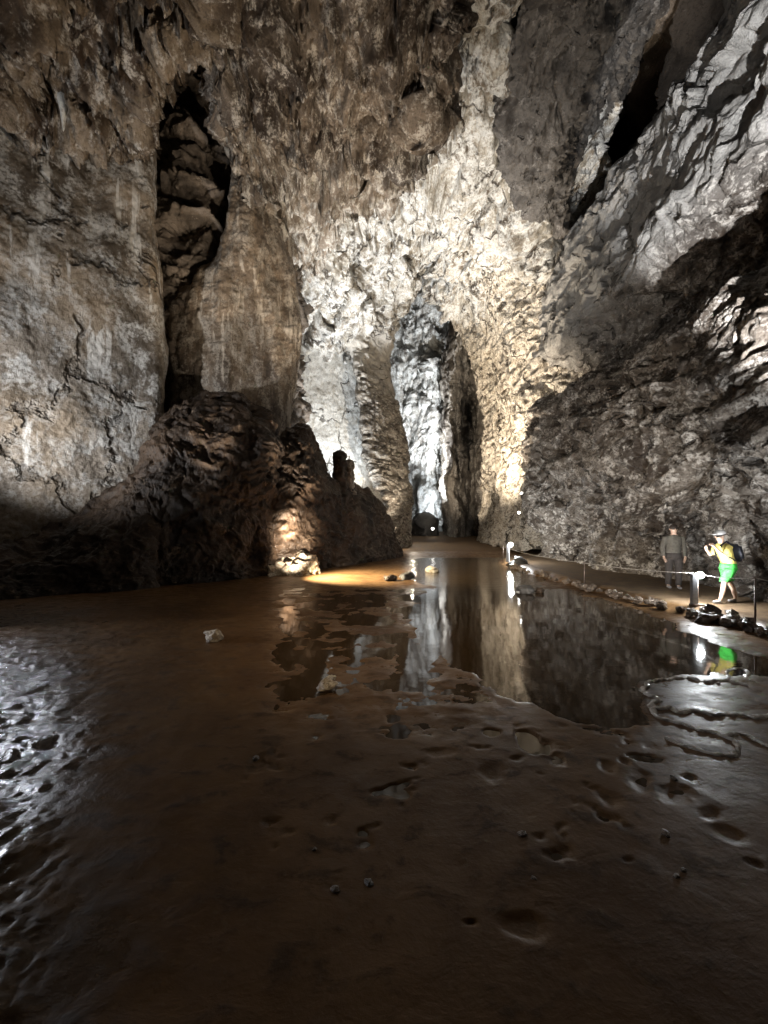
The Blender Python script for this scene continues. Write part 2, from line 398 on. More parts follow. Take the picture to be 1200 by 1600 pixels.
# left pillar of layered rock in front of the far chamber
rows = []
for y, lf, rt, Y0 in ((405, 455, 652, 26.5), (440, 486, 640, 27.6), (490, 520, 622, 29.2), (545, 546, 606, 30.4), (590, 556, 608, 30.5), (640, 562, 620, 30.5), (700, 568, 632, 30.5), (745, 582, 637, 30.5), (790, 606, 641, 30.5), (862, 614, 637, 30.5)):
    w = rt - lf
    rows.append([(lf + 14, y, Y0 + 5), (lf, y, Y0), (lf + .3 * w, y, Y0 - .2), (lf + .65 * w, y, Y0 + 1.2), (rt, y, Y0 + 3.2), (rt - 3, y, Y0 + 8), (rt - 12, y, Y0 + 18)])
o = loft('rock_pillar', rows, 290, 130, d_strata(), M['pillar'], origin=tuple(PV(620, 860, 32)))
tagp(o, 'tall grey-brown layered rock pillar narrowing toward the far bright chamber', 'rock pillar')

# roof: white vault over the middle of the passage
top = [(-400, 8.6), (-120, 11), (0, 13), (100, 14.9), (200, 17.4)]
cols = {
 430: top + [(300, 20.5), (380, 22.6), (430, 24.5), (490, 26.5), (545, 29)],
 520: top + [(300, 21.5), (380, 24), (440, 26), (510, 28.5), (580, 31)],
 590: top + [(300, 21.8), (370, 25), (430, 27.5), (500, 30), (560, 33)],
 640: top + [(300, 22), (370, 26), (410, 29.5), (440, 33), (462, 39)],
 665: top + [(300, 22.4), (360, 26), (400, 29.5), (430, 33), (448, 39)],
 700: top + [(300, 22), (370, 26), (420, 29.5), (470, 33), (500, 39)],
 740: top + [(300, 21.5), (380, 25.5), (440, 29), (485, 33), (520, 37)],
 800: top + [(280, 20.2), (360, 23), (430, 26), (485, 29), (535, 33)],
 870: [(a, b + 2.2) for a, b in top] + [(280, 20.8), (350, 22.6), (410, 24.4), (470, 27), (540, 30)],
 960: [(a, b + 4.5) for a, b in top] + [(280, 24.5), (340, 25.5), (400, 26), (450, 27.5), (520, 30)],
}
rows = [[(px,) + cols[px][i] for px in cols] for i in range(10)]
struct(loft('cave_ceiling', rows, 520, 380, d_vault(), M['vault']))

# hanging brown curtains, left of the vault
bot = {320: 60, 345: 75, 375: 235, 410: 300, 445: 385, 490: 425, 525: 330, 565: 296, 600: 292, 630: 225, 652: 165, 668: 175, 684: 90, 700: 20, 716: -80, 735: -240}
rows = []
for t in (0, .25, .45, .62, .76, .88, .96, 1.0, 1.0):
    r = []
    for px, yb in bot.items():
        y = -420 + (yb + 420) * t
        z = 19.6 if px > 420 else 19.0
        Yd = max(9, (z - CZ) * F / (HY - y)) - 1.0
        if px < 470: Yd = min(Yd, 21.5)
        r.append((px, y, Yd))
    rows.append(r)
rows[-1] = [(px, y - 8, Yd + 4.5) for px, y, Yd in rows[-1]]
struct(loft('cave_ceiling', rows, 470, 300, d_drip(1.2, 1.1, .26, 1.0), M['curtain'], jag=.9))

# near lobe over the smooth left wall
bot = {-420: 120, -200: 140, 0: 160, 60: 175, 110: 190, 170: 196, 205: 180, 232: 95, 280: 60, 325: 5, 336: -120}
rows = []
for t in (0, .3, .55, .75, .9, 1.0, 1.0):
    r = []
    for px, yb in bot.items():
        y = -460 + (yb + 460) * t
        r.append((px, y, max(6.5, (17.2 - CZ) * F / (HY - y)) - .6 - (1.0 if px < 60 else 0)))
    rows.append(r)
rows[-1] = [(px, y - 14, Yd + 5.5) for px, y, Yd in rows[-1]]
struct(loft('cave_ceiling', rows, 330, 300, d_drip(.9, 1.0, .2, .8), M['lobe'], jag=.8))

# pitted grey roof on the right, its right part drawn up into a black recess
lf = {-420: 860, -200: 850, 0: 828, 100: 802, 200: 792, 300: 806, 370: 850, 430: 890}
rows = []
for y, l in lf.items():
    Yr = max(8.4, (20.2 - CZ) * F / (HY - y)); w = 1
    rr = {-420: 1500, -200: 1400, 0: 1260, 100: 1180, 200: 1110, 300: 1040, 370: 990, 430: 950}[y]
    d = rr - l
    rows.append([(l + 10, y, Yr + 2.0), (l, y, Yr - .7), (l + .16 * d, y, Yr - 1.1), (l + .32 * d, y, Yr - .3), (l + .46 * d, y, Yr * 1.28), (l + .7 * d, y, Yr * 1.6), (rr, y, Yr * 1.8)])
struct(loft('cave_ceiling', rows, 330, 230, d_rough(.7, .35, .14, .28, .8, .3), M['grey']))

# right wall: bulging brown foot, dark recess, leaning slab above
prof = [(9.9, -.3), (9.9, .8), (9.6, 1.9), (8.9, 2.6), (8.6, 4.2), (8.7, 6), (9.0, 7.2), (9.4, 8.0), (11.2, 8.5), (12.8, 9.6), (12.6, 11.2),
        (10.5, 12.1), (10.2, 12.9), (10.6, 14.5), (10.9, 16.5), (11.0, 18.0), (11.6, 19.1), (13.4, 21), (16, 25)]
stY = [3.0, 4.9, 6, 7.2, 9, 10.8, 12.2, 13.5, 15.9, 18.6, 20.8, 22.4, 23.6, 25.5]
rows = []
for k, (X, Z) in enumerate(prof):
    r = []
    for Y in stY:
        x, z = X, Z
        niche = math.exp(-((Y - 12) / 3.2) ** 2)
        if k <= 2: x = X - .9 * (1 - niche)
        if Y > 15: z = Z + (Y - 15) * .10 * min(1, Z / 10)
        if Y > 23 and k < 10: x = X + (1.2 if Y < 24 else 2.2)
        elif Y > 18: x = X - .5 * max(0, 1 - abs(Y - 21) / 3) * (1 if k < 9 else 0)
        r.append((x, Y, z))
    rows.append(r)
struct(loft('cave_wall', rows, 520, 430, d_right(), M['brown'], toward=(0, 14, 6), world=True))

# right wall farther in: cream, pitted
prof = [(9.3, .4), (9.7, 2.5), (9.9, 6), (10.0, 10), (9.7, 14), (9.0, 17), (7.9, 20), (6.0, 23)]
rows = []
for X, Z in prof:
    rows.append([(X + ((4 if Z > 8 else 2) if Y < 25 else (1.6 if Z > 8 else 0) if Y < 26.4 else 0) + (3.5 if Y > 40 else 0), Y, Z + (Y - 24) * .03 * Z / 10) for Y in (23.6, 25.9, 28, 31, 34.5, 38.2, 42.5)])
struct(loft('cave_wall', rows, 340, 190, d_rough(.5, .30, .07, .30, .7, .2), M['pitted'], toward=(0, 30, 8), world=True))

# fluted columns closing the passage on the right
rows = []
for y, lf in ((400, 712), (480, 706), (540, 698), (590, 692), (640, 692), (690, 690), (740, 691), (790, 695), (850, 700)):
    cav = 6 * math.exp(-((y - 640) / 34) ** 2)
    rows.append([(lf + 8, y, 60), (lf + 2, y, 50), (lf, y, 45), (lf + 14, y, 42.5), (lf + 30, y, 43.5 + .4 * cav), (lf + 42, y, 45.5 + cav), (lf + 56, y, 42.5 + .3 * cav), (lf + 80, y, 41.5)])
o = loft('rock_column', rows, 220, 100, d_smooth(.5, 1.1, .2, 1.6), M['flute'], origin=tuple(PV(725, 842, 44)))
tagp(o, 'dark fluted rock columns standing beside the far bright chamber', 'rock column')

# far chamber
rows = [[(px, y, 57 + 2.5 * math.sin(px * .09) + (4 if px in (600,) else 0)) for px in (560, 600, 640, 670, 705, 760)] for y in (380, 500, 620, 740, 870)]
struct(loft('cave_wall', rows, 210, 110, d_drip(1.6, 2.2, .5, 2.4), M['far']))
rows = []
for y, lf in ((560, 662), (640, 664), (720, 660), (790, 656), (845, 652)):
    rows.append([(lf + 2, y, 59), (lf, y, 55.5), (lf + 14, y, 53.6), (lf + 28, y, 55), (lf + 30, y, 59)])
o = loft('rock_column', rows, 130, 50, d_smooth(.8, .9, .3, 1.6), M['far'], origin=tuple(PV(674, 835, 51)))
tagp(o, 'pale lit rock column deep inside the far chamber', 'rock column')

# outer shell of the cave behind all of it
rows = []
for a in np.linspace(-12, 192, 13):
    ca, sa = math.cos(R(a)), math.sin(R(a))
    r = []
    for Y, kk in ((-10, 1), (5, 1), (20, 1.05), (32, 1.3), (45, 2), (80, 2.2)):
        r.append((26 * kk * ca, Y, 2 + 27 * kk * sa))
    r.append((30 * ca, 95, 2 + 36 * sa)); r.append((.5 * ca, 98, 2 + 2 * sa))
    rows.append(r)
struct(loft('cave_shell', rows, 90, 110, d_rough(1.5, .8, .1), M['ledge'], toward=(0, 30, 8), world=True))

# ---------------------------------------------------------------- mounds on the left
top = {-250: (800, 12.5), -60: (835, 13.0), 40: (838, 13.8), 110: (808, 14.3), 180: (772, 14.8), 222: (735, 15.2), 238: (685, 15.6), 262: (645, 15.8), 300: (622, 16.0), 345: (612, 16.2), 385: (625, 16.4), 425: (655, 16.9), 440: (760, 18.6)}
base = {-250: 8.0, -60: 9.8, 40: 10.6, 110: 11.2, 180: 11.8, 222: 12.3, 238: 12.8, 262: 13.1, 300: 13.4, 345: 13.9, 385: 14.6, 425: 15.6, 440: 18.0}
rows = []
for t, b_ in ((-.04, 0), (.0, 0), (.10, .04), (.28, .10), (.5, .26), (.72, .5), (.88, .75), (1.0, 1.0), (.93, 1.35), (.5, 1.7), (-.05, 2.0)):
    r = []
    for px in top:
        yt, Yt = top[px]; Yb = base[px]
        zt = CZ + (HY - yt) / F * Yt; z = zt * t
        Y = Yb + (Yt - Yb) * b_
        r.append(((px - 600) / F * Y, Y, z))
    rows.append(r)
o = loft('rock_mound', rows, 330, 330, d_rough(.7, .24, .09), M['mound'], jag=.3, toward=(-4, 5, 14), world=True, origin=(-7, 13.5, 0))
tagp(o, 'large dark brown muddy rock mound at the foot of the pale left wall', 'rock mound')

top = {400: (770, 18.4), 408: (722, 18.2), 430: (700, 18.2), 455: (668, 18.6), 478: (664, 18.9), 497: (700, 19.3), 512: (738, 19.8), 530: (752, 20.4), 560: (764, 21.4), 590: (782, 22.6), 606: (806, 23.6), 616: (840, 24.4), 626: (866, 25.2)}
base = {400: 17.2, 408: 16.8, 430: 16.3, 455: 16.6, 478: 17.0, 497: 17.6, 512: 18.3, 530: 19.0, 560: 20.2, 590: 21.8, 606: 23.0, 616: 24.0, 626: 25.0}
rows = []
for t, b_ in ((-.04, 0), (.0, 0), (.10, .02), (.28, .06), (.5, .18), (.72, .38), (.88, .65), (1.0, 1.0), (.93, 1.5), (.5, 2.2), (-.05, 2.6)):
    r = []
    for px in top:
        yt, Yt = top[px]; Yb = base[px]
        zt = max(.05, CZ + (HY - yt) / F * Yt); Y = Yb + (Yt - Yb) * b_
        r.append(((px - 600) / F * Y, Y, zt * t))
    rows.append(r)
o = loft('rock_mound', rows, 270, 260, d_rough(.3, .22, .09), M['mound'], jag=.3, toward=(-1, 8, 12), world=True, origin=(-3, 19, 0))
tagp(o, 'steep dark rock ridge sloping down to the water, lit by a warm spot', 'rock mound')

def blob(name, loc, size, mat, seed=0, sub=3, rough=.25, parent=None, rot=0.0, smooth=True):
    bm = bmesh.new(); bmesh.ops.create_icosphere(bm, subdivisions=sub, radius=1)
    V = np.array([v.co[:] for v in bm.verts], np.float32)
    F_ = np.array([[v.index for v in f.verts] for f in bm.faces], np.int32); bm.free()
    f1, f2, t = worley(V * .95 + seed * 3.71)
    d = 1 + rough * 1.3 * t + rough * .8 * fbm(V * 1.4 + seed * 5.3, 4)
    V = V * d[:, None]
    c, s = math.cos(rot), math.sin(rot)
    V = V * np.array(size, np.float32); V = np.stack([V[:, 0] * c - V[:, 1] * s, V[:, 0] * s + V[:, 1] * c, V[:, 2]], 1)
    o = mesh_np(name, V, F_, mat, smooth=smooth, parent=parent); o.location = loc
    return o
# stalagmite on the ridge
def revolve(name, prof, mat, loc, seg=28, wob=.15, parent=None, seed=0):
    V = []
    for k, (r, z) in enumerate(prof):
        for j in range(seg):
            a = 2 * math.pi * j / seg; V.append((r * math.cos(a), r * math.sin(a), z))
    V = np.array(V, np.float32)
    d = fbm(V * 4 + seed, 3) * wob
    V[:, 0] *= 1 + d * 2; V[:, 1] *= 1 + d * 2
    o = mesh_np(name, V, grid_faces(len(prof), seg, True), mat, parent=parent); o.location = loc
    return o
x, y, z = P(531, 762, 20.4)
pr = [(.55, -.4), (.46, 0), (.40, .35), (.36, .8), (.34, 1.2), (.38, 1.5), (.34, 1.8), (.2, 1.95), (.02, 1.98)]
pr = [tuple(v) for v in cr(np.array(pr), 40, 0)]
o = revolve('stalagmite', pr, M['mound'], (float(x), float(y), float(z)), wob=.3)
tagp(o, 'stubby dark stalagmite standing on the ridge before the bright wall', 'stalagmite')
x, y, z = P(545, 765, 20.9)
pr2 = [(a * .8, b * .82) for a, b in pr]
o = revolve('stalagmite', pr2, M['panel'], (float(x), float(y), float(z)), wob=.35, seed=9)
tagp(o, 'paler broken stalagmite beside the taller dark one on the ridge', 'stalagmite')
# dark boulder in the far chamber
o = blob('boulder', tuple(PV(664, 826, 46)), (1.7, 1.6, 1.9), M['darkrock'], 3, 4, .2)
tagp(o, 'rounded dark boulder in front of the far lit chamber', 'boulder')
# rubble under the warm lamp
rb = [(432, 893, .42), (447, 897, .34), (462, 894, .36), (478, 890, .38), (440, 878, .36), (456, 880, .34), (470, 876, .36), (486, 880, .32), (448, 868, .30), (462, 866, .28), (474, 866, .24), (452, 889, .30), (490, 893, .22), (425, 903, .2), (470, 899, .2)]
for k, (px, py, s) in enumerate(rb):
    s *= 1.15; Y = 15.6 + (897 - py) * .045
    o = blob('rubble_rock', tuple(PV(px, py, Y)), (s, s * .9, s * .8), M['rubble'], 10 + k, 3, .5, rot=k, smooth=False)
    tagp(o, 'pale broken rock in the heap under the warm lamp at the ridge foot', 'rock', 'rubble heap under the warm lamp')

# ---------------------------------------------------------------- floor
def polysdf(px, py, poly):
    """signed distance in pixels of the plan, positive inside"""
    poly = np.array(poly, float); n = len(poly); d = np.full(px.shape, 1e9); ins = np.zeros(px.shape, bool)
    for i in range(n):
        a, b_ = poly[i], poly[(i + 1) % n]; e = b_ - a
        t = np.clip(((px - a[0]) * e[0] + (py - a[1]) * e[1]) / (e @ e), 0, 1)
        d = np.minimum(d, np.hypot(px - a[0] - t * e[0], (py - a[1] - t * e[1])))
        c = ((a[1] <= py) != (b_[1] <= py)) & (px < e[0] * (py - a[1]) / (e[1] if e[1] else 1e-9) + a[0]); ins ^= c
    return np.where(ins, d, -d)
def polyline(px, py, pts, kx=1.0):
    d = np.full(px.shape, 1e9)
    for a, b_ in zip(pts[:-1], pts[1:]):
        a = np.array(a, float); b_ = np.array(b_, float); e = b_ - a
        t = np.clip(((px - a[0]) * e[0] + (py - a[1]) * e[1]) / (e @ e), 0, 1)
        d = np.minimum(d, np.hypot(px - a[0] - t * e[0], (py - a[1] - t * e[1])))
    return d
EDGE = [(6.9, 2), (6.9, 6.5), (7.0, 8), (6.6, 10), (6.3, 12), (6.2, 16), (6.1, 19.5), (6.6, 22), (8.5, 25), (11, 28)]
def edge_x(Y):
    return np.interp(Y, [e[1] for e in EDGE], [e[0] for e in EDGE])
def floor_h(X, Y):
    p = np.stack([X, Y, 0 * X], 1).astype(np.float32)
    Yc = np.maximum(Y, 1.2)
    fx = 600 + F * X / Yc; fy = HY + F * CZ / Yc
    wx = fx + 26 * fbm(sc(p, .6), 5, .6); wy = fy + 15 * fbm(sc(p, .6) + 4, 5, .6)
    h = .018 + .014 * fbm(sc(p, 1.6), 4) + .005 * fbm(sc(p, .35), 3)
    # flat basins of still water
    pool = polysdf(wx, wy, [(655, 1000), (640, 960), (668, 925), (760, 905), (900, 925), (1040, 968), (1120, 1008), (1210, 1030), (1400, 1050), (1400, 1062), (1180, 1060), (1050, 1054), (1002, 1072), (1012, 1110), (1040, 1140), (960, 1140), (870, 1118), (790, 1086), (720, 1044), (680, 1018)])
    h = h * (1 - sstep(-3, 7, pool)) + sstep(-6, 14, pool) * -.08
    rim = polyline(wx, wy, [(640, 985), (690, 1020), (760, 1060), (840, 1092), (930, 1118), (1010, 1140)])
    h += .022 * np.exp(-(rim / 6) ** 2)
    rz = polysdf(wx, wy, [(1000, 1062), (1100, 1052), (1500, 1050), (1500, 1230), (1150, 1215), (1020, 1200), (1010, 1120)])
    h = h * (1 - sstep(-50, 16, rz)) + .005 * sstep(-50, 16, rz)
    # shallow footprints and puddles
    for (cx_, cy_, a, b_, an) in ((945, 1202, 20, 11, .3), (1000, 1223, 24, 19, .2), (955, 1250, 28, 12, .35), (970, 1192, 12, 6, .4), (1060, 1245, 34, 17, .3), (1110, 1277, 22, 10, .1), (1140, 1305, 38, 12, .3), (1075, 1215, 14, 5, .2), (1185, 1350, 24, 8, .3),
                                 (770, 1210, 26, 18, .2), (800, 1190, 12, 6, 0), (822, 1165, 22, 16, .5), (1000, 1180, 30, 7, .1), (980, 1352, 12, 5, 0), (820, 1455, 40, 24, .1), (740, 1448, 10, 5, 0), (690, 1178, 24, 8, 0), (620, 1150, 20, 8, .1), (770, 1145, 14, 8, 0), (840, 1172, 18, 12, .2),
                                 (495, 1037, 20, 9, 0), (565, 1000, 22, 6, 0), (558, 1022, 22, 6, 0), (555, 1034, 20, 6, 0), (445, 1025, 18, 20, 0), (650, 1030, 30, 24, .2), (450, 962, 14, 18, 0), (660, 965, 20, 14, 0), (610, 1122, 14, 6, 0)):
        dx, dy = wx - cx_, wy - cy_; c, s = math.cos(an), math.sin(an)
        q = np.hypot((dx * c + dy * s) / a, (-dx * s + dy * c) / b_)
        if cy_ < 1075 or (cx_, cy_) in ((822, 1165), (770, 1145), (620, 1150), (1000, 1180)):
            h = h - (h + .008) * (1 - sstep(.8, 1.08, q + .7 * fbm(sc(p, .3), 3)))
        else:
            h = h - .014 * (1 - sstep(.35, 1.15, q + .6 * fbm(sc(p, .22) + cx_, 3)))
    dz = sstep(330, 480, fx) * (1 - sstep(960, 1040, fx)) * sstep(985, 1040, fy) * (1 - sstep(1330, 1450, fy))
    h -= dz * .024 * sstep(.16, .42, fbm(sc(p, .42, .30) + 90, 4, .55))
    # streaky shoals between water and mud
    sh = fbm(sc(p, .75, .65), 5, .6) + .2 * fbm(sc(p, .3, .2), 3)
    mz = sstep(395, 450, fx) * (1 - sstep(700, 860, fx)) * sstep(912, 926, fy) * (1 - sstep(1100, 1180, fy))
    h -= mz * (.018 + .055 * sh)
    mz2 = sstep(620, 680, fx) * (1 - sstep(800, 900, fx)) * sstep(862, 875, fy) * (1 - sstep(900, 925, fy))
    h -= mz2 * .05
    # lumpy wet flowstone at the left
    lm = (1 - sstep(60, 220, fx + .25 * (fy - 1150) + 50 * fbm(sc(p, .8) + 33, 3))) * sstep(935, 965, fy)
    rp = p + .15 * fbm(sc(p, .5), 3)[:, None]; rp[:, 0] += .15 * rp[:, 1]
    h += lm * (.030 * fbm(sc(rp, .13, .2), 4, .7) + .025 * fbm(sc(rp, .7, .8), 3, mode='r'))
    # glittering wavelets under the bollard lamp
    gm = polysdf(fx, fy, [(1045, 985), (1090, 962), (1130, 975), (1200, 995), (1210, 1010), (1150, 1006)])
    gm = sstep(-4, 6, gm)
    h = h * (1 - gm) + gm * (.010 + .022 * fbm(sc(p, .22, .07), 4, .6))
    # the path shelf at the right and the rise of the passage floor farther in
    d = X - edge_x(Y) + .25 * fbm(sc(p, .8) + 8, 3)
    pm = sstep(-.12, .28, d) * (Y < 30)
    ph = .20 + .006 * fbm(sc(p, .5), 3) + np.maximum(0, Y - 20) * .02
    h = h * (1 - pm) + ph * pm
    rise = np.maximum(0, Y - 24) * .040 + .06 * fbm(sc(p, 3, 2), 3) * sstep(22, 28, Y)
    far = sstep(21, 27, Y)
    h = h * (1 - far * .8) + rise + far * .05 * fbm(sc(p, 4, 1.6) + 3, 3)
    return h
pyr = np.concatenate([np.arange(834.5, 1000, 1.35), np.arange(1000, 1240, 2.0), np.arange(1240, 1900, 3.4)])
Yr = F * CZ / (pyr - HY); Yr = np.concatenate([Yr, [.6, 0, -1, -3, -6, -10]])
t = np.linspace(-1, 1, 640); px = 640 + 1340 * (t * .72 + .28 * t ** 3)
Yg = np.repeat(Yr[:, None], len(px), 1); Xg = (px[None, :] - 600) / F * np.maximum(Yg, 3.2)
Xf, Yf = Xg.ravel(), Yg.ravel()
H = floor_h(Xf, Yf)
V = np.stack([Xf, Yf, H], 1)

m, nt, b = nodes('wet_brown_mud'); T = NT(nt); v = T.pos(); vs = T.pos((1, 1.6, 1))
n1 = T.noise(v, .8, 6, .6, .5); n2 = T.noise(vs, 3.5, 8, .65, .3); n3 = T.noise(v, 22, 5, .6)
c = T.mix(T.ramp(n1, .35, .65), (.085, .044, .018), (.14, .078, .034))
c = T.mix(T.math('MULTIPLY', T.ramp(n2, .52, .66), .6), c, (.028, .017, .009))
c = T.mix(T.math('MULTIPLY', T.ramp(n3, .58, .7), .5), c, (.12, .08, .045))
sp = T.n('SeparateXYZ'); T.l(v, sp.inputs[0])
sand = T.math('MULTIPLY', T.ramp(sp.outputs[2], .13, .2), 1.0)
dry = T.ramp(sp.outputs[2], .13, .2)
lumpc = T.math('MULTIPLY', T.ramp(T.math('ADD', T.math('ADD', sp.outputs[0], T.math('MULTIPLY', n1, 2.6)), T.math('MULTIPLY', sp.outputs[1], .74)), 1.7, .4), T.ramp(T.math('ADD', sp.outputs[1], T.math('MULTIPLY', n2, 8)), 14.5, 10.5))
c = T.mix(T.math('MULTIPLY', lumpc, .7), c, (.02, .016, .013))
c = T.mix(dry, c, T.mix(T.ramp(n2, .4, .6), (.075, .048, .028), (.14, .095, .056)))
T.l(c, b.inputs['Base Color'])
rg = T.math('ADD', T.math('ADD', T.ramp(n2, .35, .65, .34, .60), T.ramp(sp.outputs[2], .002, .022, -.1, 0)), T.math('MULTIPLY', dry, .3)); rg = T.math('SUBTRACT', rg, T.math('MULTIPLY', lumpc, .20)); T.l(rg, b.inputs['Roughness'])
T.l(T.math('ADD', T.math('MULTIPLY', lumpc, .28), .12), b.inputs['Specular IOR Level'])
lump = T.math('MULTIPLY', T.ramp(T.math('ADD', T.math('ADD', sp.outputs[0], T.math('MULTIPLY', n1, 2.6)), T.math('MULTIPLY', sp.outputs[1], .74)), 1.7, .4), T.math('MULTIPLY', T.ramp(T.math('ADD', sp.outputs[1], T.math('MULTIPLY', n2, 8)), 14.5, 10.5), T.ramp(sp.outputs[1], 2.0, 3.6)))
fine = T.noise(T.pos((1, .6, 1)), 11, 7, .75)
T.l(T.bump(T.math('MULTIPLY', fine, lump), .05, 1.0, T.bump(n3, .006, .35, T.bump(n2, .02, .4))), b.inputs['Normal'])
M['mud'] = m
o = mesh_np('cave_floor', V, grid_faces(len(Yr), len(px))[:, ::-1], M['mud']); struct(o)

m, nt, b = nodes('murky_still_water'); T = NT(nt); v = T.pos()
b.inputs['Base Color'].default_value = (.045, .028, .014, 1); b.inputs['Roughness'].default_value = .045
b.inputs['IOR'].default_value = 1.333; b.inputs['Specular IOR Level'].default_value = .5
sp = T.n('SeparateXYZ'); T.l(v, sp.inputs[0])
far = T.ramp(sp.outputs[1], 9.5, 15.0, .03, 1.0)
T.l(T.bump(T.math('MULTIPLY', T.noise(T.pos((.8, 3.0, 1)), 1.6, 4, .6), far), .05, .5, T.bump(T.noise(v, 2.2, 3, .5), .006, .3)), b.inputs['Normal'])
M['water'] = m
Yw = np.array([-10, 0, 5, 10, 15, 20, 26, 32.]); Xw = np.linspace(-22, 14, 8)
XX, YY = np.meshgrid(Xw, Yw)
o = mesh_np('water', np.stack([XX.ravel(), YY.ravel(), 0 * XX.ravel()], 1), grid_faces(8, 8), M['water']); struct(o)

# low rims of calcite round the small pools at the right
m, nt, b = nodes('wet_rim_calcite'); T = NT(nt); v = T.pos()
T.l(T.mix(T.ramp(T.noise(v, 9, 6, .6), .35, .6), (.25, .21, .17), (.62, .58, .53)), b.inputs['Base Color'])
b.inputs['Roughness'].default_value = .12; T.l(T.bump(T.noise(v, 45, 5, .7), .02), b.inputs['Normal']); M['rim'] = m
def rimstone(pts, rad, label, seed):
    P_ = np.array([[(a - 600) / F * (F * CZ / (b_ - HY)), F * CZ / (b_ - HY), 0] for a, b_ in pts])
    n = max(60, int(np.linalg.norm(np.diff(P_, axis=0), axis=1).sum() / .016))
    C = cr(P_, n, 0).astype(np.float32)
    C[:, 0] += .07 * fbm(sc(C, .14) + seed, 4, .6); C[:, 1] += .07 * fbm(sc(C, .14) + seed + 9, 4, .6)
    Tn = np.gradient(C, axis=0); Tn /= np.linalg.norm(Tn, axis=1)[:, None] + 1e-9
    Sd = np.stack([-Tn[:, 1], Tn[:, 0], 0 * Tn[:, 0]], 1)
    r = rad * (1 + .9 * fbm(sc(C, .11) + seed + 3, 3)); seg = 9; V = []
    hh = .5 + .9 * np.clip(fbm(sc(C, .07) + seed + 5, 3) + .35, 0, 1.5)
    for q in range(seg):
        a = math.pi * (q / (seg - 1)); off = math.cos(a)
        V.append(C + Sd * (r * off * (1 + .35 * fbm(sc(C, .04) + q * 2.1, 2)))[:, None] + np.array([0, 0, 1], np.float32) * (rad * hh * math.sin(a) - .006)[:, None])
    V = np.stack(V, 1).reshape(-1, 3)
    o = mesh_np('rimstone_edge', V, grid_faces(n, seg), M['rim']); tagp(o, label, 'rimstone')
rimstone([(1165, 1071), (1130, 1064), (1100, 1066), (1075, 1060), (1040, 1062), (1014, 1066), (1007, 1075), (1013, 1086), (1028, 1093), (1017, 1106), (1045, 1107), (1060, 1114), (1085, 1110), (1112, 1118), (1150, 1117), (1180, 1122), (1230, 1116)], .036, 'bright looping rimstone edge round the largest small pool', 3)
rimstone([(1019, 1108), (1030, 1122), (1055, 1129), (1080, 1138), (1110, 1144), (1132, 1151), (1152, 1164), (1146, 1180), (1112, 1178), (1075, 1168), (1052, 1158), (1040, 1154)], .030, 'wavy rimstone edge of the small pool nearest the open mud', 17)
rimstone([(1128, 1150), (1150, 1147), (1172, 1154), (1200, 1166), (1250, 1172)], .030, 'short rimstone edge running off from the wavy pool edge', 29)
rimstone([(1120, 1068), (1140, 1060), (1136, 1050), (1150, 1044), (1168, 1048), (1166, 1060), (1180, 1066)], .026, 'small curled rimstone edge behind the largest looping one', 41)

# ---------------------------------------------------------------- stones edging the path
k = 0
for Y in list(np.arange(6.2, 12, .36)) + list(np.arange(12, 19, .5)):
    s = random.uniform(.06, .16) if Y > 8.6 else random.uniform(.10, .22)
    x = float(edge_x(Y)) - .12 + random.uniform(-.12, .1)
    o = blob('edge_stone', (x, Y, .10 + s * .2), (s, s * random.uniform(.8, 1.2), s * .75), M['pathstone'], 40 + k, 3, .6, rot=random.uniform(0, 6), smooth=False)
    tagp(o, 'rough brown stone in the row edging the raised path above the pool', 'stone', 'stones edging the path'); k += 1
# loose stones in the mud
for (px_, py_, s, mt, lb) in ((335, 999, .15, 'rubble', 'smooth pale stone alone in the dark mud near the mound'),
        (513, 1076, .11, 'rubble', 'pale angular stone in the wet mud, largest of the few in mid floor'),
        (519, 1062, .045, 'rubble', 'tiny pale stone just behind the angular one in the mud'),
        (610, 907, .20, 'mound', 'small pale-topped rock in shallow golden water'),
        (636, 904, .24, 'darkrock', 'dark wedge-shaped rock in shallow water near the ridge end'),
        (822, 926, .2, 'darkrock', 'low dark rock breaking the pool surface near the bollard lamp'),
        (843, 925, .13, 'mound', 'small brown rock beside the low dark one in the pool'),
        (812, 886, .42, 'darkrock', 'dark flat rock in front of the small bollard lamp'),
        (675, 893, .22, 'rubble', 'pale pointed stone at the edge of the far water')):
    Y = F * (CZ - .02) / (py_ - HY)
    o = blob('loose_rock', ((px_ - 600) / F * Y, Y, .04 + s * .25), (s * 1.2, s, s * .7), M[mt], px_ * .13, 3, .35, rot=px_)
    tagp(o, lb, 'rock')

rng = random.Random(5)
for k in range(14):
    px_ = rng.uniform(380, 1080); py_ = rng.uniform(985, 1420); Y = F * CZ / (py_ - HY); s_ = rng.uniform(.010, .026)
    o = blob('pebble', ((px_ - 600) / F * Y, Y, .018), (s_ * 1.3, s_, s_ * .6), M['pathstone'], k + 200, 2, .4, rot=k)
    tagp(o, 'tiny brown pebble lying loose on the open wet mud', 'pebble', 'pebbles scattered over the wet mud')

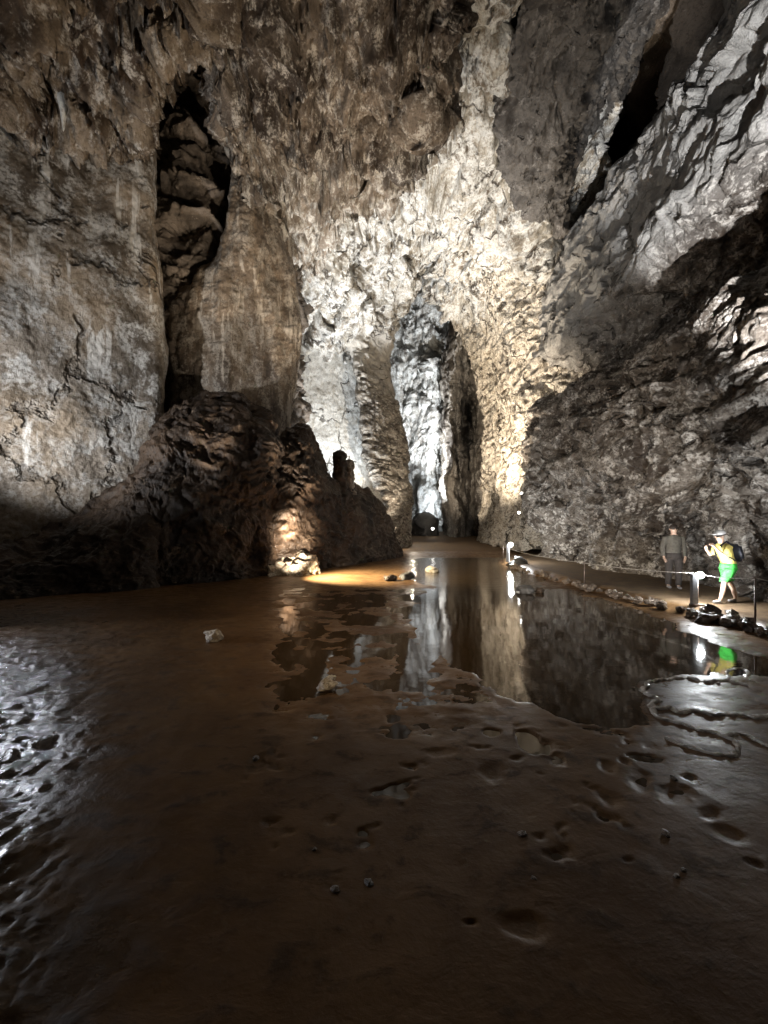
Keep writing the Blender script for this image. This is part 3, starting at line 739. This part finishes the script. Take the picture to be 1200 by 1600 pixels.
# ---------------------------------------------------------------- simple materials
def plain(name, col, rough=.6, metal=0, emit=None, es=0, bump=0):
    m, nt, b = nodes(name); T = NT(nt)
    n = T.noise(T.pos(), 18, 5, .6)
    T.l(T.mix(T.ramp(n, .3, .7), tuple(x * .8 for x in col), tuple(min(1, x * 1.12) for x in col)), b.inputs['Base Color'])
    b.inputs['Roughness'].default_value = rough; b.inputs['Metallic'].default_value = metal
    if emit: b.inputs['Emission Color'].default_value = (*emit, 1); b.inputs['Emission Strength'].default_value = es
    if bump: T.l(T.bump(n, bump), b.inputs['Normal'])
    return m
M['postpaint'] = plain('grey_post_paint', (.22, .225, .235), .5)
M['steel'] = plain('rusty_steel', (.16, .12, .10), .5, .6)
M['rope'] = plain('grey_rope', (.42, .38, .33), .8)
M['glow'] = plain('lamp_glow', (.9, .9, .9), .3, 0, (.92, .97, 1), 1400)
M['glow3'] = plain('small_lamp_glow', (.9, .9, .9), .3, 0, (1, .96, .88), 25)
M['glow2'] = plain('tube_glow', (.9, .9, .9), .3, 0, (.95, .98, 1), 7)
M['skin'] = plain('skin', (.50, .33, .24), .5)
M['green'] = plain('green_cloth', (.05, .50, .06), .85, bump=.03)
M['yellow'] = plain('yellow_cloth', (.58, .47, .12), .85, bump=.03)
M['cap'] = plain('pale_cap_cloth', (.50, .48, .46), .8)
M['pale'] = plain('pale_sleeve_cloth', (.55, .52, .46), .8)
M['black'] = plain('black_cloth', (.012, .012, .018), .7)
M['shoe'] = plain('grey_shoe', (.22, .20, .19), .6)
M['hair'] = plain('dark_hair', (.03, .02, .015), .6)
M['greyshirt'] = plain('mottled_grey_shirt', (.11, .098, .08), .9, bump=.02)  # colour lowered to make the standing visitor look shaded
M['trousers'] = plain('dark_trousers', (.055, .045, .04), .9)

class MB:
    def __init__(s): s.bm = bmesh.new()
    def box(s, c, d, bev=.0):
        r = bmesh.ops.create_cube(s.bm, size=1); vs = r['verts']
        bmesh.ops.scale(s.bm, vec=d, verts=vs); bmesh.ops.translate(s.bm, vec=c, verts=vs)
        if bev: bmesh.ops.bevel(s.bm, geom=list({e for v in vs for e in v.link_edges}), offset=bev, segments=2, affect='EDGES')
        return s
    def tube(s, pts, rs, seg=10):
        pts = [Vector(p) for p in pts]
        if isinstance(rs, (int, float)): rs = [rs] * len(pts)
        rings = []
        for i, p in enumerate(pts):
            a = pts[max(0, i - 1)]; b_ = pts[min(len(pts) - 1, i + 1)]; q = (b_ - a).to_track_quat('Z', 'Y')
            rings.append([s.bm.verts.new(p + q @ Vector((rs[i] * math.cos(2 * math.pi * j / seg), rs[i] * math.sin(2 * math.pi * j / seg), 0))) for j in range(seg)])
        for a, b_ in zip(rings[:-1], rings[1:]):
            for j in range(seg): s.bm.faces.new((a[j], a[(j + 1) % seg], b_[(j + 1) % seg], b_[j]))
        s.bm.faces.new(rings[0][::-1]); s.bm.faces.new(rings[-1]); return s
    def build(s, name, mat, parent=None, smooth=True, loc=(0, 0, 0)):
        me = bpy.data.meshes.new(name); bmesh.ops.recalc_face_normals(s.bm, faces=s.bm.faces); s.bm.to_mesh(me); s.bm.free()
        for p in me.polygons: p.use_smooth = smooth
        me.materials.append(mat); o = bpy.data.objects.new(name, me); COL.objects.link(o)
        if parent: o.parent = parent
        o.location = loc; return o

# bollard lamps: a grey board post with a glowing head and a thin light tube at its edge
def bollard(loc, h, power, label, head=.055):
    t = empty('bollard_lamp', loc); tagp(t, label, 'bollard lamp', 'bollard lamps along the path')
    MB().box((-.055, 0, h / 2), (.13, .08, h), .008).build('post', M['postpaint'], t, False)
    bm = MB(); bmesh.ops.create_uvsphere(bm.bm, u_segments=16, v_segments=10, radius=head); bm.build('lamp_head', M['glow'], t, loc=(.012 + head, .0, h - .02))
    MB().tube([(.022, .0, .02), (.022, .0, h - .05)], .008, 8).build('light_tube', M['glow2'], t)
    MB().box((0, 0, .012), (.24, .18, .03), .006).build('base_plate', M['steel'], t, False)
    return t
b1 = PV(1088, 946, 8.75)
bollard((b1.x, b1.y, .2), .70, 130, 'grey bollard lamp with a dazzling white head beside the walking visitor', .072)
b2 = PV(795, 880, 19.3)
bollard((b2.x, b2.y, .19), .9, 260, 'small distant bollard lamp at the bend of the path', .09)

def post(px_, Y, zt, label):
    x = (px_ - 600) / F * Y
    t = empty('rope_post', (x, Y, .15)); tagp(t, label, 'post', 'posts holding the rope rail')
    MB().tube([(0, 0, 0), (0.004, 0, zt - .15)], .016, 8).build('rod', M['steel'], t)
    MB().tube([(-.05, 0, zt - .17), (.05, 0, zt - .17)], .014, 8).build('eyelet', M['steel'], t)
    return (x, Y, zt - .02)
ra = post(1180, 7.05, 1.07, 'thin rusty rope post closest to the camera')
rbp = post(1090, 8.95, .92, 'thin rope post directly behind the bright bollard lamp')
rc = post(913, 12.1, .86, 'thin rope post halfway along the stone-edged path')
rd = post(786, 19.4, .95, 'thin rope post next to the small distant bollard lamp')
r0 = (6.9, 5.0, 1.0)
def sag(a, b_, s=.05, n=8):
    return [tuple(Vector(a).lerp(Vector(b_), i / n) - Vector((0, 0, s * 4 * (i / n) * (1 - i / n)))) for i in range(n + 1)]
pts = sag(r0, ra) + sag(ra, rbp)[1:] + sag(rbp, rc, .05)[1:] + sag(rc, rd, .08)[1:]
o = MB().tube(pts, .007, 6).build('rope_rail', M['rope']); tagp(o, 'thin grey rope strung between posts along the path', 'rope')

# small lamps fixed to the rock
for (px_, py_, Y, lb) in ((811, 801, 24.6, 'small white lamp glowing low on the rock corner above the path'),
                          (815, 771, 24.4, 'tiny white lamp higher on the same rock corner'),
                          (676, 826, 43.0, 'tiny distant lamp beside the dark boulder in the far chamber')):
    t = empty('rock_lamp', PV(px_, py_, Y)); tagp(t, lb, 'lamp')
    MB().box((.03, .10, 0), (.16, .12, .12), .02).build('housing', M['steel'], t, False)
    bm = MB(); bmesh.ops.create_uvsphere(bm.bm, u_segments=12, v_segments=8, radius=.075 if Y < 30 else .14); bm.build('lens', M['glow3'], t, loc=(0, .02, 0))
x, y, z = P(99, 176, 12.6)
prs = [(.16, .5), (.13, .2), (.09, 0), (.06, -.25), (.035, -.5), (.008, -.62)]
o = revolve('stalactite', [tuple(v_) for v_ in cr(np.array(prs), 24, 0)], M['white'], (float(x), float(y), float(z)), wob=.1, seed=4)
tagp(o, 'single slim white stalactite hanging above the streaked pale wall', 'stalactite')
# ---------------------------------------------------------------- people
def skin_body(name, joints, edges, mat, parent, sub=2):
    me = bpy.data.meshes.new(name); me.from_pydata([j[0] for j in joints], edges, []); me.update()
    o = bpy.data.objects.new(name, me); COL.objects.link(o); o.parent = parent
    sk = o.modifiers.new('skin', 'SKIN'); sk.use_smooth_shade = True
    for v, j in zip(me.skin_vertices[0].data, joints):
        r = j[1]; v.radius = r if isinstance(r, tuple) else (r, r)
    me.skin_vertices[0].data[0].use_root = True
    ss = o.modifiers.new('sub', 'SUBSURF'); ss.levels = sub; ss.render_levels = sub
    me.materials.append(mat); return o
def ell(name, c, r, mat, parent, rot=(0, 0, 0), cut=None):
    bm = bmesh.new(); bmesh.ops.create_uvsphere(bm, u_segments=20, v_segments=14, radius=1)
    if cut is not None:
        bmesh.ops.delete(bm, geom=[v for v in bm.verts if v.co.z < cut], context='VERTS')
    me = bpy.data.meshes.new(name); bm.to_mesh(me); bm.free()
    for p in me.polygons: p.use_smooth = True
    me.materials.append(mat); o = bpy.data.objects.new(name, me); COL.objects.link(o); o.parent = parent
    o.location = c; o.scale = r; o.rotation_euler = rot; return o
def person(loc, rz, label, look):
    """faces local -X; walking or standing"""
    t = empty('person', loc, rz); tagp(t, label, 'person', None)
    walk = look['walk']
    lf, rf = (-.26, .24) if walk else (-.05, .05)
    hx = look['lean']
    J = [((0, 0, .92), .115),                       # 0 pelvis
         ((hx * .4, 0, 1.12), (.12, .11)), ((hx * .8, 0, 1.30), (.135, .12)), ((hx, 0, 1.38), .07), ((hx * 1.25, 0, 1.46), .05),   # 1-4 spine, neck
         ((hx * 1.35 - .01, 0, 1.53), .078), ((hx * 1.4 - .015, 0, 1.61), .088), ((hx * 1.4, 0, 1.68), .05),              # 5-7 head
         ((-.0, -.10, .86), .088), ((lf * .45 - .05, -.10, .50), .056), ((lf * .75, -.10, .32), .055), ((lf, -.10, .08), .036), ((lf - .14, -.10, .03), .030),
         ((.0, .10, .86), .088), ((rf * .5 - .03, .10, .50), .056), ((rf * .8, .10, .32), .055), ((rf, .10, .08), .036), ((rf - .14, .10, .03), .030),
         ((hx, -.18, 1.34), .055), ((hx, .18, 1.34), .055)]
    E = [(0, 1), (1, 2), (2, 3), (3, 4), (4, 5), (5, 6), (6, 7), (0, 8), (8, 9), (9, 10), (10, 11), (11, 12), (0, 13), (13, 14), (14, 15), (15, 16), (16, 17), (3, 18), (3, 19)]
    arms = {}
    for sgn, base in ((-1, 18), (1, 19)):
        if look['arms'] == 'up' and sgn < 0:
            el, wr, hd = (hx - .14, -.24, 1.14), (hx - .27, -.15, 1.32), (hx - .30, -.12, 1.38)
        elif look['arms'] == 'up':
            el, wr, hd = (hx - .10, .24, 1.12), (hx - .28, .12, 1.27), (hx - .32, .08, 1.32)
        else:
            el, wr, hd = (hx + .03, sgn * .25, 1.08), (hx - .06, sgn * .24, .86), (hx - .09, sgn * .23, .79)
        n = len(J); J += [(el, .042), (wr, .028), (hd, .030)]; E += [(base, n), (n, n + 1), (n + 1, n + 2)]
        arms[sgn] = (J[base][0], el, wr, hd)
        dv = (Vector(hd) - Vector(wr)).normalized(); side = Vector((0, 1, 0)).cross(dv).normalized()
        for q in range(5):
            off = side * (.022 * (q - 1.7)) if q < 4 else Vector((0, -sgn * .03, 0))
            ln = (.055, .065, .06, .048, .04)[q]
            a = Vector(hd) + dv * .02 + off; m2 = len(J)
            bend = Vector((0, -sgn * .018, -.012))
            J += [(tuple(a), .010), (tuple(a + dv * ln + bend), .008)]
            E += [(n + 2, m2), (m2, m2 + 1)]
    skin_body('body', J, E, M['skin'], t)
    # clothes follow the body
    def rings(mb, C, seg=20):
        """C: (centre, rx, ry) -> a closed garment piece"""
        rr = [[mb.bm.verts.new((c[0] + rx * math.cos(2 * math.pi * q / seg) * (1 + .03 * math.sin(5 * q + 9 * c[2])), c[1] + ry * math.sin(2 * math.pi * q / seg), c[2])) for q in range(seg)] for c, rx, ry in C]
        for a, b_ in zip(rr[:-1], rr[1:]):
            for q in range(seg): mb.bm.faces.new((a[q], a[(q + 1) % seg], b_[(q + 1) % seg], b_[q]))
        mb.bm.faces.new(rr[0][::-1]); mb.bm.faces.new(rr[-1])
    mb = MB()
    rings(mb, [((.0, 0, .90), .135, .175), ((.0, 0, .98), .135, .17), ((hx * .4, 0, 1.10), .135, .165), ((hx * .75, 0, 1.24), .14, .185), ((hx * .95, 0, 1.34), .125, .20), ((hx, 0, 1.40), .09, .16), ((hx * 1.1, 0, 1.44), .065, .075)])
    full = look.get('long')
    for sg, base in ((-1, 18), (1, 19)):
        a0, el, wr, hd = arms[sg]
        a0 = Vector(a0); el = Vector(el); wr = Vector(wr)
        if full: mb.tube([a0 + Vector((0, -sg * .05, .01)), a0, el, wr], [.075, .075, .060, .045], 12)
        else: mb.tube([a0 + Vector((0, -sg * .05, .01)), a0, a0.lerp(el, .85)], [.075, .078, .068], 12)
    mb.build('shirt', M[look['shirt']], t)
    def on(a, b_, c, z):   # point on the leg at height z
        for p_, q_ in ((a, b_), (b_, c)):
            if q_[2] <= z <= p_[2]:
                k_ = (p_[2] - z) / (p_[2] - q_[2]); return tuple(Vector(p_).lerp(Vector(q_), k_))
        return c
    L = (J[8][0], J[9][0], J[11][0]); Rg = (J[13][0], J[14][0], J[16][0])
    zz = [.84, .74, .64, .53] if look['shorts'] else [.84, .7, .5, .3, .10]
    rr_ = [.125, .12, .112, .112] if look['shorts'] else [.115, .105, .085, .075, .07]
    mb = MB(); rings(mb, [((0, 0, .76), .13, .17), ((0, 0, .86), .145, .185), ((0, 0, .95), .142, .182)])
    for LL in (L, Rg): rings(mb, [(on(*LL, z_), r_, r_ * .92) for z_, r_ in zip(zz, rr_)][::-1])
    mb.build('shorts' if look['shorts'] else 'trousers', M[look['pants']], t)
    for a in (J[11][0], J[16][0]):
        skin_body('shoe', [((a[0] + .03, a[1], .05), (.05, .045)), ((a[0] - .06, a[1], .045), (.05, .04)), ((a[0] - .17, a[1], .035), (.04, .03))], [(0, 1), (1, 2)], M['shoe'], t)
    hc = Vector(J[6][0])
    ell('hair', hc + Vector((.025, 0, .0)), (.105, .098, .105), M['hair'], t, (0, R(-25), 0), -.2)
    for s_ in (-1, 1):
        ell('ear', hc + Vector((.01, s_ * .085, -.02)), (.022, .012, .032), M['skin'], t)
        ell('eye', hc + Vector((-.082, s_ * .032, -.005)), (.010, .012, .009), M['hair'], t)
    ell('nose', hc + Vector((-.098, 0, -.03)), (.020, .014, .022), M['skin'], t)
    if look.get('cap'):
        ell('cap', hc + Vector((.0, 0, .03)), (.125, .115, .11), M['cap'], t, (0, R(-12), 0), -.05)
        bm = MB(); bm.box((0, 0, 0), (.11, .15, .012), .005).build('cap_brim', M['cap'], t, loc=hc + Vector((-.15, 0, .03)))
    if look.get('pack'):
        bm = MB(); bm.box((0, 0, 0), (.20, .30, .42), .07).build('backpack', M['black'], t, loc=(hx * .5 + .24, 0, 1.20)).rotation_euler = (0, R(-14), 0)
        for s_ in (-1, 1):
            MB().tube([(hx * .8 + .14, s_ * .10, 1.36), (hx, s_ * .115, 1.47), (hx - .13, s_ * .12, 1.38), (hx * .5 - .13, s_ * .13, 1.18), (hx * .4 + .08, s_ * .16, 1.02)], .022, 8).build('strap', M['black'], t)
    return t
x, y, z = P(1138, 948, 9.0)
pp = person((float(x), 9.0, .2), R(-4), 'visitor walking in pale cap, yellow shirt and bright green shorts with black backpack',
            dict(walk=True, lean=-.13, arms='up', shirt='yellow', shorts=True, pants='green', cap=True, pack=True))
x, y, z = P(1052, 925, 11.1)
pq = person((float(x), 11.1, .2), R(70), 'dim dark-haired visitor in mottled grey shirt in long sleeves standing before the rock hollow',
            dict(walk=False, lean=-.02, arms='down', shirt='greyshirt', shorts=False, pants='trousers', long=True))
pq.scale = (1.08,) * 3; pp.scale = (.98,) * 3
